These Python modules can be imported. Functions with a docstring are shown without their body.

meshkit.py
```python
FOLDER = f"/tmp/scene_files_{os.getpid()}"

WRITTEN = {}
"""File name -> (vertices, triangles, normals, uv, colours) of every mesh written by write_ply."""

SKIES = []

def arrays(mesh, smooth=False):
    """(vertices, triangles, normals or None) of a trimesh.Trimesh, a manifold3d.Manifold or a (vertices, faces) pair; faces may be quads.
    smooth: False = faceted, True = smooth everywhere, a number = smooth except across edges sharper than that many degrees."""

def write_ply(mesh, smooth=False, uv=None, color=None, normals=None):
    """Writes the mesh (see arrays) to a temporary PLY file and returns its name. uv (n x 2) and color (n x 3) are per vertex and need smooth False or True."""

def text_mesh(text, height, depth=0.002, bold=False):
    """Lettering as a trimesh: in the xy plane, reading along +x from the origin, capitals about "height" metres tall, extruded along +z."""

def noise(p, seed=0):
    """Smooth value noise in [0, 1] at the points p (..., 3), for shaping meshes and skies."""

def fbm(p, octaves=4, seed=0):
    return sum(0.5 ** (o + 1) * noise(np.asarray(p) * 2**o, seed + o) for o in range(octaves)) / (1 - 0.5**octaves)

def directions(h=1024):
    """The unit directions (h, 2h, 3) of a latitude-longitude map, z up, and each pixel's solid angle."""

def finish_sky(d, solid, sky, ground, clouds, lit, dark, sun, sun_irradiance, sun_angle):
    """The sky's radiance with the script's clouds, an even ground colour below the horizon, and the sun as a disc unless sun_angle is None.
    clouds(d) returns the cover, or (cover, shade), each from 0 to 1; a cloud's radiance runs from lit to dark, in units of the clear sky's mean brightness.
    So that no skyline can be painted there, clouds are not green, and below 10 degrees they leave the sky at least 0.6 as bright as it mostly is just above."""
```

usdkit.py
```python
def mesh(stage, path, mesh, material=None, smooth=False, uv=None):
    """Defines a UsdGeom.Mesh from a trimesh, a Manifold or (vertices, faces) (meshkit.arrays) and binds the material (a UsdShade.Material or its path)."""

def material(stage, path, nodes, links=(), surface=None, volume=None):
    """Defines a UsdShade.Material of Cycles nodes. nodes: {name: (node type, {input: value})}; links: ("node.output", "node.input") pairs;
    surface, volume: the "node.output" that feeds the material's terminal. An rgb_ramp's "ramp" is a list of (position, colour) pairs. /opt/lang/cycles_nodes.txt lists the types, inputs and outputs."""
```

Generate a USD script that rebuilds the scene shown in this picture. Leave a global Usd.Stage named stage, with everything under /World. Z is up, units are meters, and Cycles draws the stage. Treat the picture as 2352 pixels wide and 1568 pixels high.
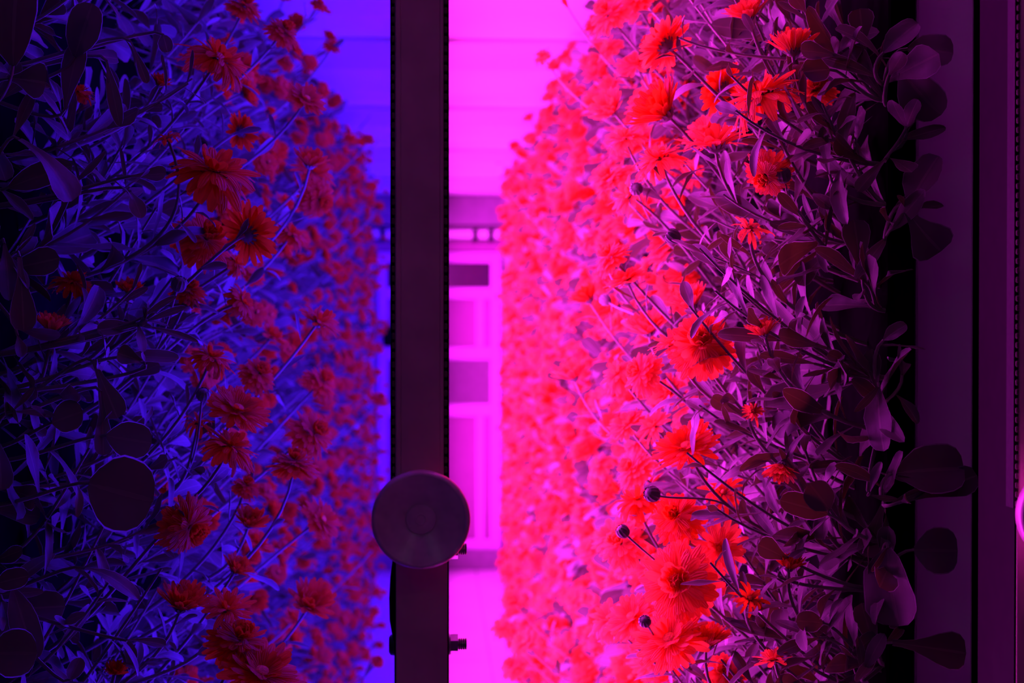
import math, random
import numpy as np, trimesh, usdkit, meshkit
from pxr import Usd, UsdGeom, UsdLux, Gf, Sdf, Vt

stage = Usd.Stage.CreateInMemory()
UsdGeom.SetStageUpAxis(stage, 'Z'); UsdGeom.SetStageMetersPerUnit(stage, 1.0)
world = UsdGeom.Xform.Define(stage, '/World'); stage.SetDefaultPrim(world.GetPrim())
UsdGeom.Scope.Define(stage, '/World/Looks')
rng = random.Random(7); nrg = np.random.default_rng(7)

# ---------------------------------------------------------------- camera
W, H, FPX, EYE = 2352, 1568, 3267.0, np.array([0, 0, 1.4])
YAW, PITCH = math.atan(171 / FPX), math.atan(34 / FPX)
FWD = np.array([math.sin(YAW) * math.cos(PITCH), math.cos(YAW) * math.cos(PITCH), -math.sin(PITCH)])
RGT = np.array([math.cos(YAW), -math.sin(YAW), 0]); UPV = np.cross(RGT, FWD)
cam = UsdGeom.Camera.Define(stage, '/World/camera')
m = Gf.Matrix4d(*RGT, 0, *UPV, 0, *(-FWD), 0, *EYE, 1)
UsdGeom.Xformable(cam).AddTransformOp().Set(m)
cam.CreateHorizontalApertureAttr(36.0); cam.CreateVerticalApertureAttr(24.0); cam.CreateFocalLengthAttr(FPX * 36.0 / W)
cam.CreateFStopAttr(6.2); cam.CreateFocusDistanceAttr(1.36); cam.CreateClippingRangeAttr(Gf.Vec2f(0.05, 100)); cam.CreateExposureAttr(0.0)


def P(px, py, Y):
    """The world point at distance Y down the aisle seen at a pixel of the photograph."""
    d = FWD + (px - W / 2) / FPX * RGT - (py - H / 2) / FPX * UPV
    return EYE + d * (Y / d[1])


# ---------------------------------------------------------------- lights of the place: grow light panels down the aisle, two small lamps behind the camera
BLUE, MAGENTA = (0.058, 0.005, 1.0), (0.95, 0.028, 1.0)
K_BLUE, K_MAG = 9.6, 12.8
PANEL_X, PANELS = -0.016, [(1.52 + 0.65 * k, 0.60) for k in range(11)]


def rect_light(path, w, h, color, k, xf):
    l = UsdLux.RectLight.Define(stage, path)
    l.CreateWidthAttr(w); l.CreateHeightAttr(h); l.CreateIntensityAttr(k); l.CreateColorAttr(Gf.Vec3f(*color))
    UsdGeom.Xformable(l).AddTransformOp().Set(xf)
    return l


def facing(pos, z, up=(0, 0, 1)):
    """Matrix whose +z looks along z (a RectLight shines along its -z)."""
    z = np.array(z, float); z /= np.linalg.norm(z)
    x = np.cross(up, z); x /= np.linalg.norm(x); y = np.cross(z, x)
    return Gf.Matrix4d(*x, 0, *y, 0, *z, 0, *pos, 1)


# ---------------------------------------------------------------- helpers
ORD = ['first', 'second', 'third', 'fourth', 'fifth', 'sixth', 'seventh', 'eighth', 'ninth', 'tenth', 'eleventh', 'twelfth', 'thirteenth', 'fourteenth', 'fifteenth', 'sixteenth', 'seventeenth']
names = {}


def numbered(path):
    n = names.get(path, 0); names[path] = n + 1
    return path if n == 0 else f'{path}_{n:03d}'


def tag(p, label=None, cat=None, group=None, kind=None):
    p = p.GetPrim() if hasattr(p, 'GetPrim') else p
    for k, v in (('label', label), ('category', cat), ('group', group), ('kind', kind)):
        if v: p.SetCustomDataByKey(k, v)
    return p


def thing(name, label=None, cat=None, loc=(0, 0, 0), rotx=0, group=None, kind=None):
    x = UsdGeom.Xform.Define(stage, numbered('/World/' + name))
    x.AddTranslateOp().Set(Gf.Vec3d(*map(float, loc))); x.AddRotateXOp().Set(float(rotx))
    return tag(x, label, cat, group, kind)


def obj(name, mesh, mat, parent=None, smooth=False, uv=None):
    path = numbered((str(parent.GetPath()) if parent else '/World') + '/' + name)
    return usdkit.mesh(stage, path, mesh, M[mat], smooth=smooth, uv=uv).GetPrim()


def box(x0, x1, y0, y1, z0, z1, ch=0.0):
    """A box, its edges chamfered by ch."""
    if ch <= 0:
        b = trimesh.creation.box([x1 - x0, y1 - y0, z1 - z0]); b.apply_translation([(x0 + x1) / 2, (y0 + y1) / 2, (z0 + z1) / 2]); return b
    pts = []
    for sx in (0, 1):
        for sy in (0, 1):
            for sz in (0, 1):
                c = np.array([(x0, x1)[sx], (y0, y1)[sy], (z0, z1)[sz]]); s = np.array([1 - 2 * sx, 1 - 2 * sy, 1 - 2 * sz]) * ch
                for k in range(3):
                    q = c + s; q[k] = c[k]; pts.append(q)
    return trimesh.convex.convex_hull(np.array(pts))


def cat(ms):
    return trimesh.util.concatenate(ms)


def lathe(profile, seg=48, axis='z', at=(0, 0, 0)):
    m = trimesh.creation.revolve(np.array(profile, float), sections=seg)
    if axis == 'x': m.apply_transform(trimesh.transformations.rotation_matrix(math.pi / 2, [0, 1, 0]))
    if axis == '-y': m.apply_transform(trimesh.transformations.rotation_matrix(math.pi / 2, [1, 0, 0]))
    m.apply_translation(at)
    return m


def join(parts):
    """Joins (V, F, UV) triples."""
    vs, fs, us, n = [], [], [], 0
    for v, f, u in parts:
        vs.append(v); fs.append(f + n); us.append(u); n += len(v)
    return np.vstack(vs), np.vstack(fs), np.vstack(us)


def grid_faces(r, c):
    i, j = np.meshgrid(np.arange(r - 1), np.arange(c - 1), indexing='ij')
    a = (i * c + j).ravel()
    q = np.stack([a, a + 1, a + c + 1, a + c], 1)
    return np.vstack([q[:, [0, 1, 2]], q[:, [0, 2, 3]]])


def unit(v):
    v = np.asarray(v, float); return v / (np.linalg.norm(v) + 1e-12)


def frame(n):
    n = unit(n); a = unit(np.cross(n, [0, 0, 1] if abs(n[2]) < .9 else [0, 1, 0])); return np.stack([a, np.cross(n, a), n], 1)


def tube(pts, radii, sides=6):
    p = np.asarray(pts, float); t = np.gradient(p, axis=0); t /= np.linalg.norm(t, axis=1, keepdims=True) + 1e-12
    ref = np.array([0.31, 0.9, 0.3]); a = np.cross(t, ref); a /= np.linalg.norm(a, axis=1, keepdims=True); b = np.cross(t, a)
    ang = np.arange(sides + 1) * 2 * np.pi / sides; r = np.broadcast_to(radii, (len(p),))[:, None, None]
    v = p[:, None] + r * (np.cos(ang)[None, :, None] * a[:, None] + np.sin(ang)[None, :, None] * b[:, None])
    u = np.stack(np.meshgrid(np.linspace(0, 1, sides + 1), np.linspace(0, 1, len(p))), -1).reshape(-1, 2)
    return v.reshape(-1, 3), grid_faces(len(p), sides + 1), u


def bezier(p0, p1, p2, p3, n=12):
    t = np.linspace(0, 1, n)[:, None]
    return (1 - t)**3 * p0 + 3 * t * (1 - t)**2 * p1 + 3 * t * t * (1 - t) * p2 + t**3 * p3


# ---------------------------------------------------------------- materials
M = {}


def mat(name, nodes, links=(), surface='p.BSDF'):
    M[name] = usdkit.material(stage, '/World/Looks/' + name, nodes, links, surface=surface)


def plain(name, col, rough=0.5, scale=30, amount=0.12, bump=0.0, **kw):
    """One colour with a little wear from noise, and fine relief."""
    lo = tuple(c * (1 - amount) for c in col); hi = tuple(min(1, c * (1 + amount)) for c in col)
    nodes = {'tc': ('texture_coordinate', {}), 'n': ('noise_texture', {'scale': scale, 'detail': 4}), 'r': ('rgb_ramp', {'ramp': [(0.25, lo), (0.75, hi)]}),
             'p': ('principled_bsdf', {'roughness': rough, **kw})}
    links = [('tc.object', 'n.vector'), ('n.fac', 'r.fac'), ('r.color', 'p.base_color')]
    if bump:
        nodes['b'] = ('bump', {'strength': bump, 'distance': 0.002}); links += [('n.fac', 'b.height'), ('b.normal', 'p.normal')]
    mat(name, nodes, links)


def foliage(name, col, vein, trans, sheen, rough, tfac, spec=0.35, margin=None):
    nodes = {'uv': ('attribute', {'attribute': 'st'}), 'sx': ('separate_xyz', {}), 'a': ('math', {'math_type': 'subtract', 'value2': 0.5}), 'b': ('math', {'math_type': 'absolute'}),
             'c': ('math', {'math_type': 'less_than', 'value2': 0.035}), 'oi': ('object_info', {}), 'g': ('geometry', {}), 'n': ('noise_texture', {'scale': 55, 'detail': 3}),
             'v': ('map_range', {'from_min': 0.0, 'from_max': 1.0, 'to_min': 0.78, 'to_max': 1.22}), 'h': ('hsv', {'color': col}),
             'm': ('mix', {'color2': vein}), 'nb': ('bump', {'strength': 0.35, 'distance': 0.003}),
             'p': ('principled_bsdf', {'roughness': rough, 'specular_ior_level': spec, 'sheen_weight': sheen, 'sheen_roughness': 0.35, 'sheen_tint': (1, 1, 1)}),
             't': ('translucent_bsdf', {'color': trans}), 'x': ('mix_closure', {'fac': tfac})}
    links = [('uv.vector', 'sx.vector'), ('sx.x', 'a.value1'), ('a.value', 'b.value1'), ('b.value', 'c.value1'), ('c.value', 'm.fac'), ('oi.random', 'v.value'), ('v.result', 'h.value'),
             ('h.color', 'm.color1'), ('m.color', 'p.base_color'), ('g.position', 'n.vector'), ('n.fac', 'nb.height'), ('nb.normal', 'p.normal'), ('p.BSDF', 'x.closure1'), ('t.BSDF', 'x.closure2')]
    if margin:                                                    # hairy blade edge, made paler and more translucent to paint the backlit rim
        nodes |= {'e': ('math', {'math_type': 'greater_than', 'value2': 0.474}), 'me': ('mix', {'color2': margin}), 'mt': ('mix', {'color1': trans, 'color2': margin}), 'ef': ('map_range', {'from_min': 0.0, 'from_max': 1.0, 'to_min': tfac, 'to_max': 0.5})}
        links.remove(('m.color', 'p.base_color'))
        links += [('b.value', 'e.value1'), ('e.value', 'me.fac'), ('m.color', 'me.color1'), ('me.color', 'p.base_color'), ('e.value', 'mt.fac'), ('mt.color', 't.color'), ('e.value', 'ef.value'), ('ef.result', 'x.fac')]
    mat(name, nodes, links, 'x.closure')


def petals_look(name, col, trans, sheen):
    nodes = {'uv': ('attribute', {'attribute': 'st'}), 'sx': ('separate_xyz', {}), 'w': ('math', {'math_type': 'multiply', 'value2': 22.0}), 's': ('math', {'math_type': 'sine'}),
             'b': ('bump', {'strength': 0.5, 'distance': 0.0006}), 'oi': ('object_info', {}), 'v': ('map_range', {'from_min': 0.0, 'from_max': 1.0, 'to_min': 0.8, 'to_max': 1.1}), 'h': ('hsv', {'color': col}),
             'p': ('principled_bsdf', {'roughness': 0.55, 'specular_ior_level': 0.25, 'sheen_weight': sheen, 'sheen_roughness': 0.4}), 't': ('translucent_bsdf', {'color': trans}), 'x': ('mix_closure', {'fac': 0.55})}
    links = [('uv.vector', 'sx.vector'), ('sx.x', 'w.value1'), ('w.value', 's.value1'), ('s.value', 'b.height'), ('b.normal', 'p.normal'), ('oi.random', 'v.value'), ('v.result', 'h.value'),
             ('h.color', 'p.base_color'), ('p.BSDF', 'x.closure1'), ('t.BSDF', 'x.closure2')]
    mat(name, nodes, links, 'x.closure')


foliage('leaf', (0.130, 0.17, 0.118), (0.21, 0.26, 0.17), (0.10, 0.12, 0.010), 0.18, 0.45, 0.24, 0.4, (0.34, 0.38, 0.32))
foliage('stem', (0.19, 0.25, 0.14), (0.19, 0.25, 0.14), (0.05, 0.1, 0.01), 0.6, 0.5, 0.05)
foliage('calyx', (0.17, 0.21, 0.13), (0.12, 0.16, 0.08), (0.05, 0.08, 0.01), 0.4, 0.6, 0.1)
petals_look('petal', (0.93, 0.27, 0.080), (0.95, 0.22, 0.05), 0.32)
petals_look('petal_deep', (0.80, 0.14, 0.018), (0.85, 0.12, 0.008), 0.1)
plain('disc', (0.85, 0.20, 0.03), 0.8, 400, 0.4, 0.6)
plain('black_metal', (0.032, 0.026, 0.03), 0.42, 60, 0.25, 0.05, specular_ior_level=0.4)
plain('post_metal', (0.72, 0.50, 0.42), 0.45, 25, 0.15, 0.05, specular_ior_level=0.45)
plain('rubber', (0.012, 0.010, 0.011), 0.7, 200, 0.2, specular_ior_level=0.12)
plain('rubber_tooth', (0.13, 0.085, 0.07), 0.6, 200, 0.2)
plain('knob_plastic', (0.72, 0.62, 0.56), 0.25, 90, 0.15, 0.03, specular_ior_level=0.6)
plain('zinc', (0.55, 0.52, 0.5), 0.3, 150, 0.15, 0.1, metallic=1.0)
plain('white_panel', (0.64, 0.62, 0.63), 0.35, 5, 0.05, 0.02)
plain('white_post', (0.82, 0.80, 0.84), 0.5, 8, 0.06)
plain('ceiling_board', (0.66, 0.66, 0.66), 0.32, 4, 0.04, 0.02)
plain('ceiling_batten', (0.50, 0.49, 0.50), 0.4, 4, 0.05, 0.02)  # shade of the ceiling ribs put into the colour
plain('ceiling_gloss', (0.74, 0.74, 0.74), 0.25, 4, 0.03)  # lit rib tone put into the colour, reused on the rail
plain('floor_vinyl', (0.50, 0.40, 0.48), 0.35, 6, 0.07, 0.03)
plain('grout', (0.28, 0.27, 0.27), 0.8, 40, 0.15)
plain('door_frame', (0.62, 0.30, 0.64), 0.4, 6, 0.04)
plain('door_panel', (0.28, 0.08, 0.23), 0.45, 6, 0.06)
plain('dark_glass', (0.04, 0.02, 0.045), 0.15, 20, 0.1)
plain('louvre_grey', (0.20, 0.13, 0.19), 0.5, 20, 0.1)
plain('trim_grey', (0.19, 0.16, 0.19), 0.5, 20, 0.1)
plain('black_plastic', (0.005, 0.005, 0.005), 0.95, 50, 0.2, specular_ior_level=0.0)
plain('matte_black', (0.006, 0.005, 0.005), 0.8, 60, 0.2, specular_ior_level=0.06)
plain('wall_grey', (0.19, 0.18, 0.19), 0.6, 8, 0.08)
mat('blue_diode', {'e': ('emission', {'color': BLUE, 'strength': 3.0})}, (), 'e.emission')
mat('magenta_diode', {'e': ('emission', {'color': MAGENTA, 'strength': 3.0})}, (), 'e.emission')

# ---------------------------------------------------------------- the room shell
X0, X1, Y0, Y1, ZC = -1.2, 0.98, -1.4, 8.3, 2.15


def struct(p): return tag(p, kind='structure')


fl = thing('floor', kind='structure'); obj('slab', box(X0, X1, Y0, Y1, -0.10, -0.006), 'grout', fl)
ys = [Y0] + [7.1 - 1.15 * k for k in range(7, -1, -1)] + [Y1]
xs = [X0, -0.98, -0.38, 0.22, X1]
for a, b in zip(ys[:-1], ys[1:]):
    for c, d in zip(xs[:-1], xs[1:]):
        obj('floor_tile', box(c + .003, d - .003, a + .003, b - .003, -0.006, rng.uniform(-.0005, .0008), .0005), 'floor_vinyl', fl)
ce = thing('ceiling', kind='structure'); obj('slab', box(X0, X1, Y0, Y1, ZC + .012, ZC + .1), 'grout', ce)
y = 4.13 - 5 * 1.16
while y < Y1:                                                    # each bay: board, strip toned as lit slope, thicker strip toned as shaded, joint
    for a, b, mt, dz in ((.006, .50, 'ceiling_board', .0), (.50, .76, 'ceiling_gloss', .004), (.762, 1.154, 'ceiling_batten', -.008)):
        p, q = max(Y0, y + a), min(Y1, y + b)
        if q - p > .02: obj('ceiling_board', box(X0, X1, p, q, ZC + dz, ZC + .014, .002), mt, ce)
    y += 1.16
struct(obj('wall_left', box(X0 - .08, X0, Y0 - .08, Y1 + .08, 0, ZC), 'black_plastic'))
struct(obj('wall_right', box(X1, X1 + .08, Y0 - .08, Y1 + .08, 0, ZC), 'black_plastic'))
struct(obj('wall_back', box(X0, X1, Y0 - .08, Y0, 0, ZC), 'wall_grey'))
struct(obj('wall_far', box(X0, X1, Y1, Y1 + .08, 0, ZC), 'white_panel'))

# far wall: door with window and vent, header rail
DY = 8.24
fx = lambda px: P(px, 750, DY)[0]
fz = lambda py: P(1005, py, DY)[2]
door = thing('door_1', kind='structure')
L_, R_ = fx(868), fx(1150)
obj('door_leaf', box(L_ + .02, R_ - .02, DY + .022, Y1, fz(1262), fz(580)), 'door_panel', door)
st = (fx(1127) - fx(1106))
for a, b in ((L_, fx(889)), (fx(1127), R_)): obj('stile', box(a, b, DY, DY + .03, fz(1262), fz(578), .003), 'door_frame', door)
for a, b in ((603, 578), (686, 660), (826, 797), (956, 928), (1262, 1240)): obj('rail', box(fx(889), fx(1127), DY + .001, DY + .03, fz(a), fz(b), .003), 'door_frame', door)
obj('mullion', box(fx(1094), fx(1112), DY + .014, DY + .03, fz(797), fz(686), .002), 'door_frame', door)
obj('mullion', box(fx(1094), fx(1112), DY + .014, DY + .03, fz(1240), fz(956), .002), 'door_frame', door)
obj('window_pane', box(fx(889), fx(1127), DY + .012, DY + .02, fz(660), fz(603)), 'dark_glass', door)
nl = 13
for k in range(nl):
    z0 = fz(928) + (fz(826) - fz(928)) * k / nl; z1 = z0 + (fz(826) - fz(928)) / nl * .86
    b = box(fx(889), fx(1127), -.004, .004, -(z1 - z0) / 2, (z1 - z0) / 2)
    b.apply_transform(trimesh.transformations.rotation_matrix(.35, [1, 0, 0])); b.apply_translation([0, DY + .014, (z0 + z1) / 2]); obj('louvre_slat', b, 'louvre_grey', door)
hd = obj('door_handle', cat([box(fx(880), fx(905), DY - .05, DY - .02, fz(795), fz(748), .006), box(fx(888), fx(896), DY - .03, DY + .01, fz(780), fz(765))]), 'black_plastic', door)
tag(hd, label='black door handle')
struct(obj('trim_1', box(X0, X1, 8.12, Y1, fz(519), ZC, .004), 'trim_grey'))                 # header beam, its dark grey painting the shadow band under the ceiling
rl = thing('hanging_rail', 'bright horizontal hanging rail with dark clips above the far door', 'rail', (0, 0, 0))
obj('rail_bar', box(-.62, .62, 8.17, 8.21, fz(549), fz(529), .006), 'ceiling_gloss', rl)
for px in (790, 842, 881, 1090, 1126, 1180): obj('rail_clip', box(fx(px - 5), fx(px + 5), 8.155, 8.22, fz(556), fz(527), .003), 'black_plastic', rl)
for px in (820, 1200): obj('rail_bracket', box(fx(px - 6), fx(px + 6), 8.20, Y1, fz(545), fz(533)), 'black_plastic', rl)
struct(obj('trim_2', box(-.8, .8, 8.22, Y1, fz(577), fz(553), .004), 'door_panel'))
struct(obj('baseboard_far', box(X0, X1, 8.20, Y1, 0.0, fz(1262), .006), 'trim_grey'))

# ---------------------------------------------------------------- grow light panels (hidden behind the post, they light the place)
for k, (y, w) in enumerate(PANELS):
    if y + w > 8.06: continue
    g = thing('grow_light_panel', f'thin two-sided blue and magenta grow light panel, {ORD[k]} in the row behind the slotted post', 'grow light', (PANEL_X, y, 0.14), 0, 'grow light panels behind the post')
    obj('housing', box(-.010, .010, 0, w, 0, 1.90, .002), 'black_metal', g)
    for yy in (.08, w - .08): obj('hanger', box(-.003, .003, yy - .004, yy + .004, 1.90, ZC - .14 + .004), 'zinc', g)
    for q in range(4):
        yy = w * (q + .5) / 4
        for sx, mt in ((-1, 'blue_diode'), (1, 'magenta_diode')):
            a, b = sorted((sx * .0100, sx * .0108)); tag(obj('diode_strip', box(a, b, yy - .006, yy + .006, .03, 1.87), mt, g), label=mt.split('_')[0] + ' light strip')
    gp = str(g.GetPath())
    rect_light(gp + '/blue_lamp', w - .03, 1.86, BLUE, K_BLUE, facing((-.0115, w / 2, .95), (1, 0, 0)))
    rect_light(gp + '/magenta_lamp', w - .03, 1.86, MAGENTA, K_MAG, facing((.0115, w / 2, .95), (-1, 0, 0)))
for sx, wd in ((-.55, 'left'), (.45, 'right')):
    g = thing('ceiling_lamp', f'small round white ceiling lamp behind the camera on the {wd}', 'lamp', (sx, -.35, ZC))
    obj('lamp_housing', lathe([(0, 0), (.05, 0), (.05, -.03), (.04, -.034), (.0, -.034)], 32), 'white_panel', g)
    l = UsdLux.SphereLight.Define(stage, str(g.GetPath()) + '/bulb'); l.CreateRadiusAttr(.02); l.CreateIntensityAttr(15.0); l.CreateColorAttr(Gf.Vec3f(.8, .75, 1.0))
    UsdGeom.Xformable(l).AddTranslateOp().Set(Gf.Vec3d(0, 0, -.06))

# ---------------------------------------------------------------- slotted posts with knob
PY = 1.17
ux = lambda px: P(px, 750, PY)[0]
uz = lambda py: P(964, py, PY)[2]
PC = P(964, 750, PY)[0]                                     # the post's own x = 0


def prism_z(poly, z0, z1):
    from shapely.geometry import Polygon
    m = trimesh.creation.extrude_polygon(Polygon(poly), z1 - z0, engine='earcut'); m.apply_translation([0, 0, z0]); return m


def threaded(x0, x1, r, at):
    prof, x, k = [(0, x0)], x0, 0
    while x < x1 - .0003:
        prof += [(r * (.84 if k % 2 else 1), x)]; x += .0009; k += 1
    prof += [(r * .8, x1), (0, x1)]
    return lathe(prof, 20, 'x', at)


def make_post(label, loc, heads=True):
    t = thing('slotted_post', label, 'post', loc)
    lx, rx = ux(905) - PC, ux(1031) - PC
    zk = uz(1175)
    w, y0, y1 = .004, 0.0, .082
    # body: hollow-looking extrusion with two shallow grooves on the front face
    gx = [lx + .005, lx + .0056, lx + .0062, rx - .0062, rx - .0056, rx - .005]
    poly = [(lx + .001, y0), (gx[0], y0), (gx[1], y0 + .0007), (gx[2], y0), (gx[3], y0), (gx[4], y0 + .0007), (gx[5], y0), (rx - .001, y0), (rx, y0 + .001), (rx, y1 - .001), (rx - .001, y1), (lx + .001, y1), (lx, y1 - .001), (lx, y0 + .001)]
    obj('post_body', prism_z(poly, 0, ZC), 'matte_black', t)
    fl_, fr_ = ux(908) - PC, ux(1019) - PC
    gx = [fl_ + .004, fl_ + .0045, fl_ + .005, fr_ - .0035, fr_ - .003, fr_ - .0025]
    poly = [(fl_, 0), (fl_, -.005), (fl_ + .001, -.006), (gx[0], -.006), (gx[1], -.0054), (gx[2], -.006), (gx[3], -.006), (gx[4], -.0054), (gx[5], -.006), (fr_ - .001, -.006), (fr_, -.005), (fr_, 0)]
    obj('cover_plate', prism_z(poly, zk, ZC), 'post_metal', t)
    obj('front_plate', box(lx + .0014, rx - .0014, -.0016, .0004, 0, zk - .002, .0006), 'post_metal', t)
    for s, a, b in ((-1, ux(897) - PC, fl_ - .0002), (1, fr_ + .0002, ux(1031.5) - PC)):
        sp = obj('edge_seal', box(a, b, -.0035, .012, zk, ZC), 'rubber', t)
        tag(sp, label='black toothed rubber edge strip')
        inner = b if s < 0 else a
        pitch = 21.8 * PY / FPX; n = int((ZC - zk) / pitch)
        ms = []
        for k in range(n):
            z = zk + (k + .5) * pitch
            x0, x1 = (inner - .0026, inner) if s < 0 else (inner, inner + .0030)
            ms.append(box(x0, x1, -.0062, -.0034, z - .0026, z + .0026, .0008))
        for k, mm in enumerate(ms): obj('seal_tooth', mm, 'rubber_tooth', sp)
    # knob: dished disc on a spindle
    kx = ux(968) - PC; KS = .91
    kb = obj('knob', lathe([(0, 0), (.013, 0), (.0136, .0006), (.0372, .0083), (.0384, .0094), (.0396, .0097), (.0408, .0092), (.0420, .0074), (.0428, .0045), (.0430, .001), (.0424, -.006), (.040, -.011), (.034, -.015), (.018, -.019), (.010, -.022), (0, -.022)][::-1], 96, '-y').apply_scale(KS).apply_translation((kx, -.045, zk)), 'knob_plastic', t, 40)
    tag(kb, label='round black dished knob')
    obj('knob_cap', lathe([(0, -.002), (.0132, -.002), (.0132, .0014), (.0126, .002), (.0052, .0021), (.0048, .0026), (.0040, .0026), (.0036, .0020), (0, .0020)][::-1], 64, '-y').apply_scale(KS).apply_translation((kx, -.045, zk)), 'knob_plastic', kb, 30)
    obj('spindle', lathe([(0, -.07), (.008, -.07), (.008, -.015), (0, -.015)][::-1], 24, '-y', (kx, -.045, zk)), 'zinc', kb, 30)
    for py, shift in ((1270, 0), (1492, 0)):
        z = P(1055, py, PY)[2]; yb = .022
        bt = obj('bolt', lathe([(0, rx - .03), (.0049, rx - .03), (.0049, rx), (0, rx)], 20, 'x', (0, yb, z)) if not heads else lathe([(0, lx - .0052), (.0062, lx - .0050), (.0084, lx - .0036), (.0088, lx - .0012), (.0088, lx + .001), (0, lx + .001)], 28, 'x', (0, yb, z)), 'black_metal', t, 30)
        wsh = lathe([(0, rx - .0005), (.0088, rx - .0005), (.0088, rx + .0015), (0, rx + .0015)], 28, 'x', (0, yb, z))
        obj('washer', wsh, 'zinc', bt)
        nut = trimesh.creation.cylinder(radius=.0084, height=.0062, sections=6); nut.apply_transform(trimesh.transformations.rotation_matrix(math.pi / 2, [0, 1, 0])); nut.apply_translation([rx + .0046, yb, z])
        obj('nut', nut, 'zinc', bt)
        obj('thread', threaded(rx, ux(1073) - PC, .0050, (0, yb, z)), 'zinc', bt, 20)
    if not heads: return t
    zc = [uz(p) for p in (1285, 1330, 1380, 1430, 1475)]
    cx = [lx + .001, lx - .0012, lx - .0022, lx - .0018, lx + .001]
    pts = np.stack([np.interp(np.linspace(0, 4, 17), range(5), cx), np.full(17, .012), np.interp(np.linspace(0, 4, 17), range(5), zc)], 1)
    v, f, u = tube(pts, .0026, 8); obj('cable', (v, f), 'rubber', t, True)
    return t


make_post('dark slotted post with toothed edge strips and round knob in the middle of the aisle', (PC, PY, 0))
make_post('second dark slotted post cut off by the right edge of the frame', (PC + P(2325, 750, PY)[0] - P(897, 750, PY)[0], PY, 0), False)

# ---------------------------------------------------------------- planting panels
NEAR = 1.12                                                 # the sharp plants' distances below are scaled by this
ROOTX, PSTART, PEND = 0.460, 1.43, 6.5
for s, wd, col in ((-1, 'left', 'blue'), (1, 'right', 'magenta')):
    g = thing('planting_panel', f'tall black planting panel behind the {col}-lit plants on the {wd} of the aisle', 'planting panel', (0, 0, 0))
    a, b = sorted((s * ROOTX, s * (ROOTX + .028)))
    n = 5
    for k in range(n):
        y0 = PSTART + (PEND - PSTART) * k / n; y1 = PSTART + (PEND - PSTART) * (k + 1) / n
        obj('backing_sheet', box(a, b, y0 + .002, y1 - .002, 0.0, 2.10, .002), 'black_plastic', g)
pc = P(2170, 750, 1.50)
sp = thing('support_post', 'flat pale support post beside the dark edge of the right planting panel', 'post', (pc[0], 1.50, 0))
hw = (P(2237, 750, 1.50)[0] - P(2106, 750, 1.50)[0]) / 2
obj('post_shaft', box(-hw, hw, 0, .05, 0, ZC, .002), 'white_post', sp)
obj('foot_plate', box(-hw - .01, hw + .01, -.03, .08, 0.0008, .008, .001), 'zinc', sp)

# ---------------------------------------------------------------- plants
PT = np.linspace(0, 1, 7)
PWID = np.array([.42, .70, .92, 1.0, 1.0, .88, .46])


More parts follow.
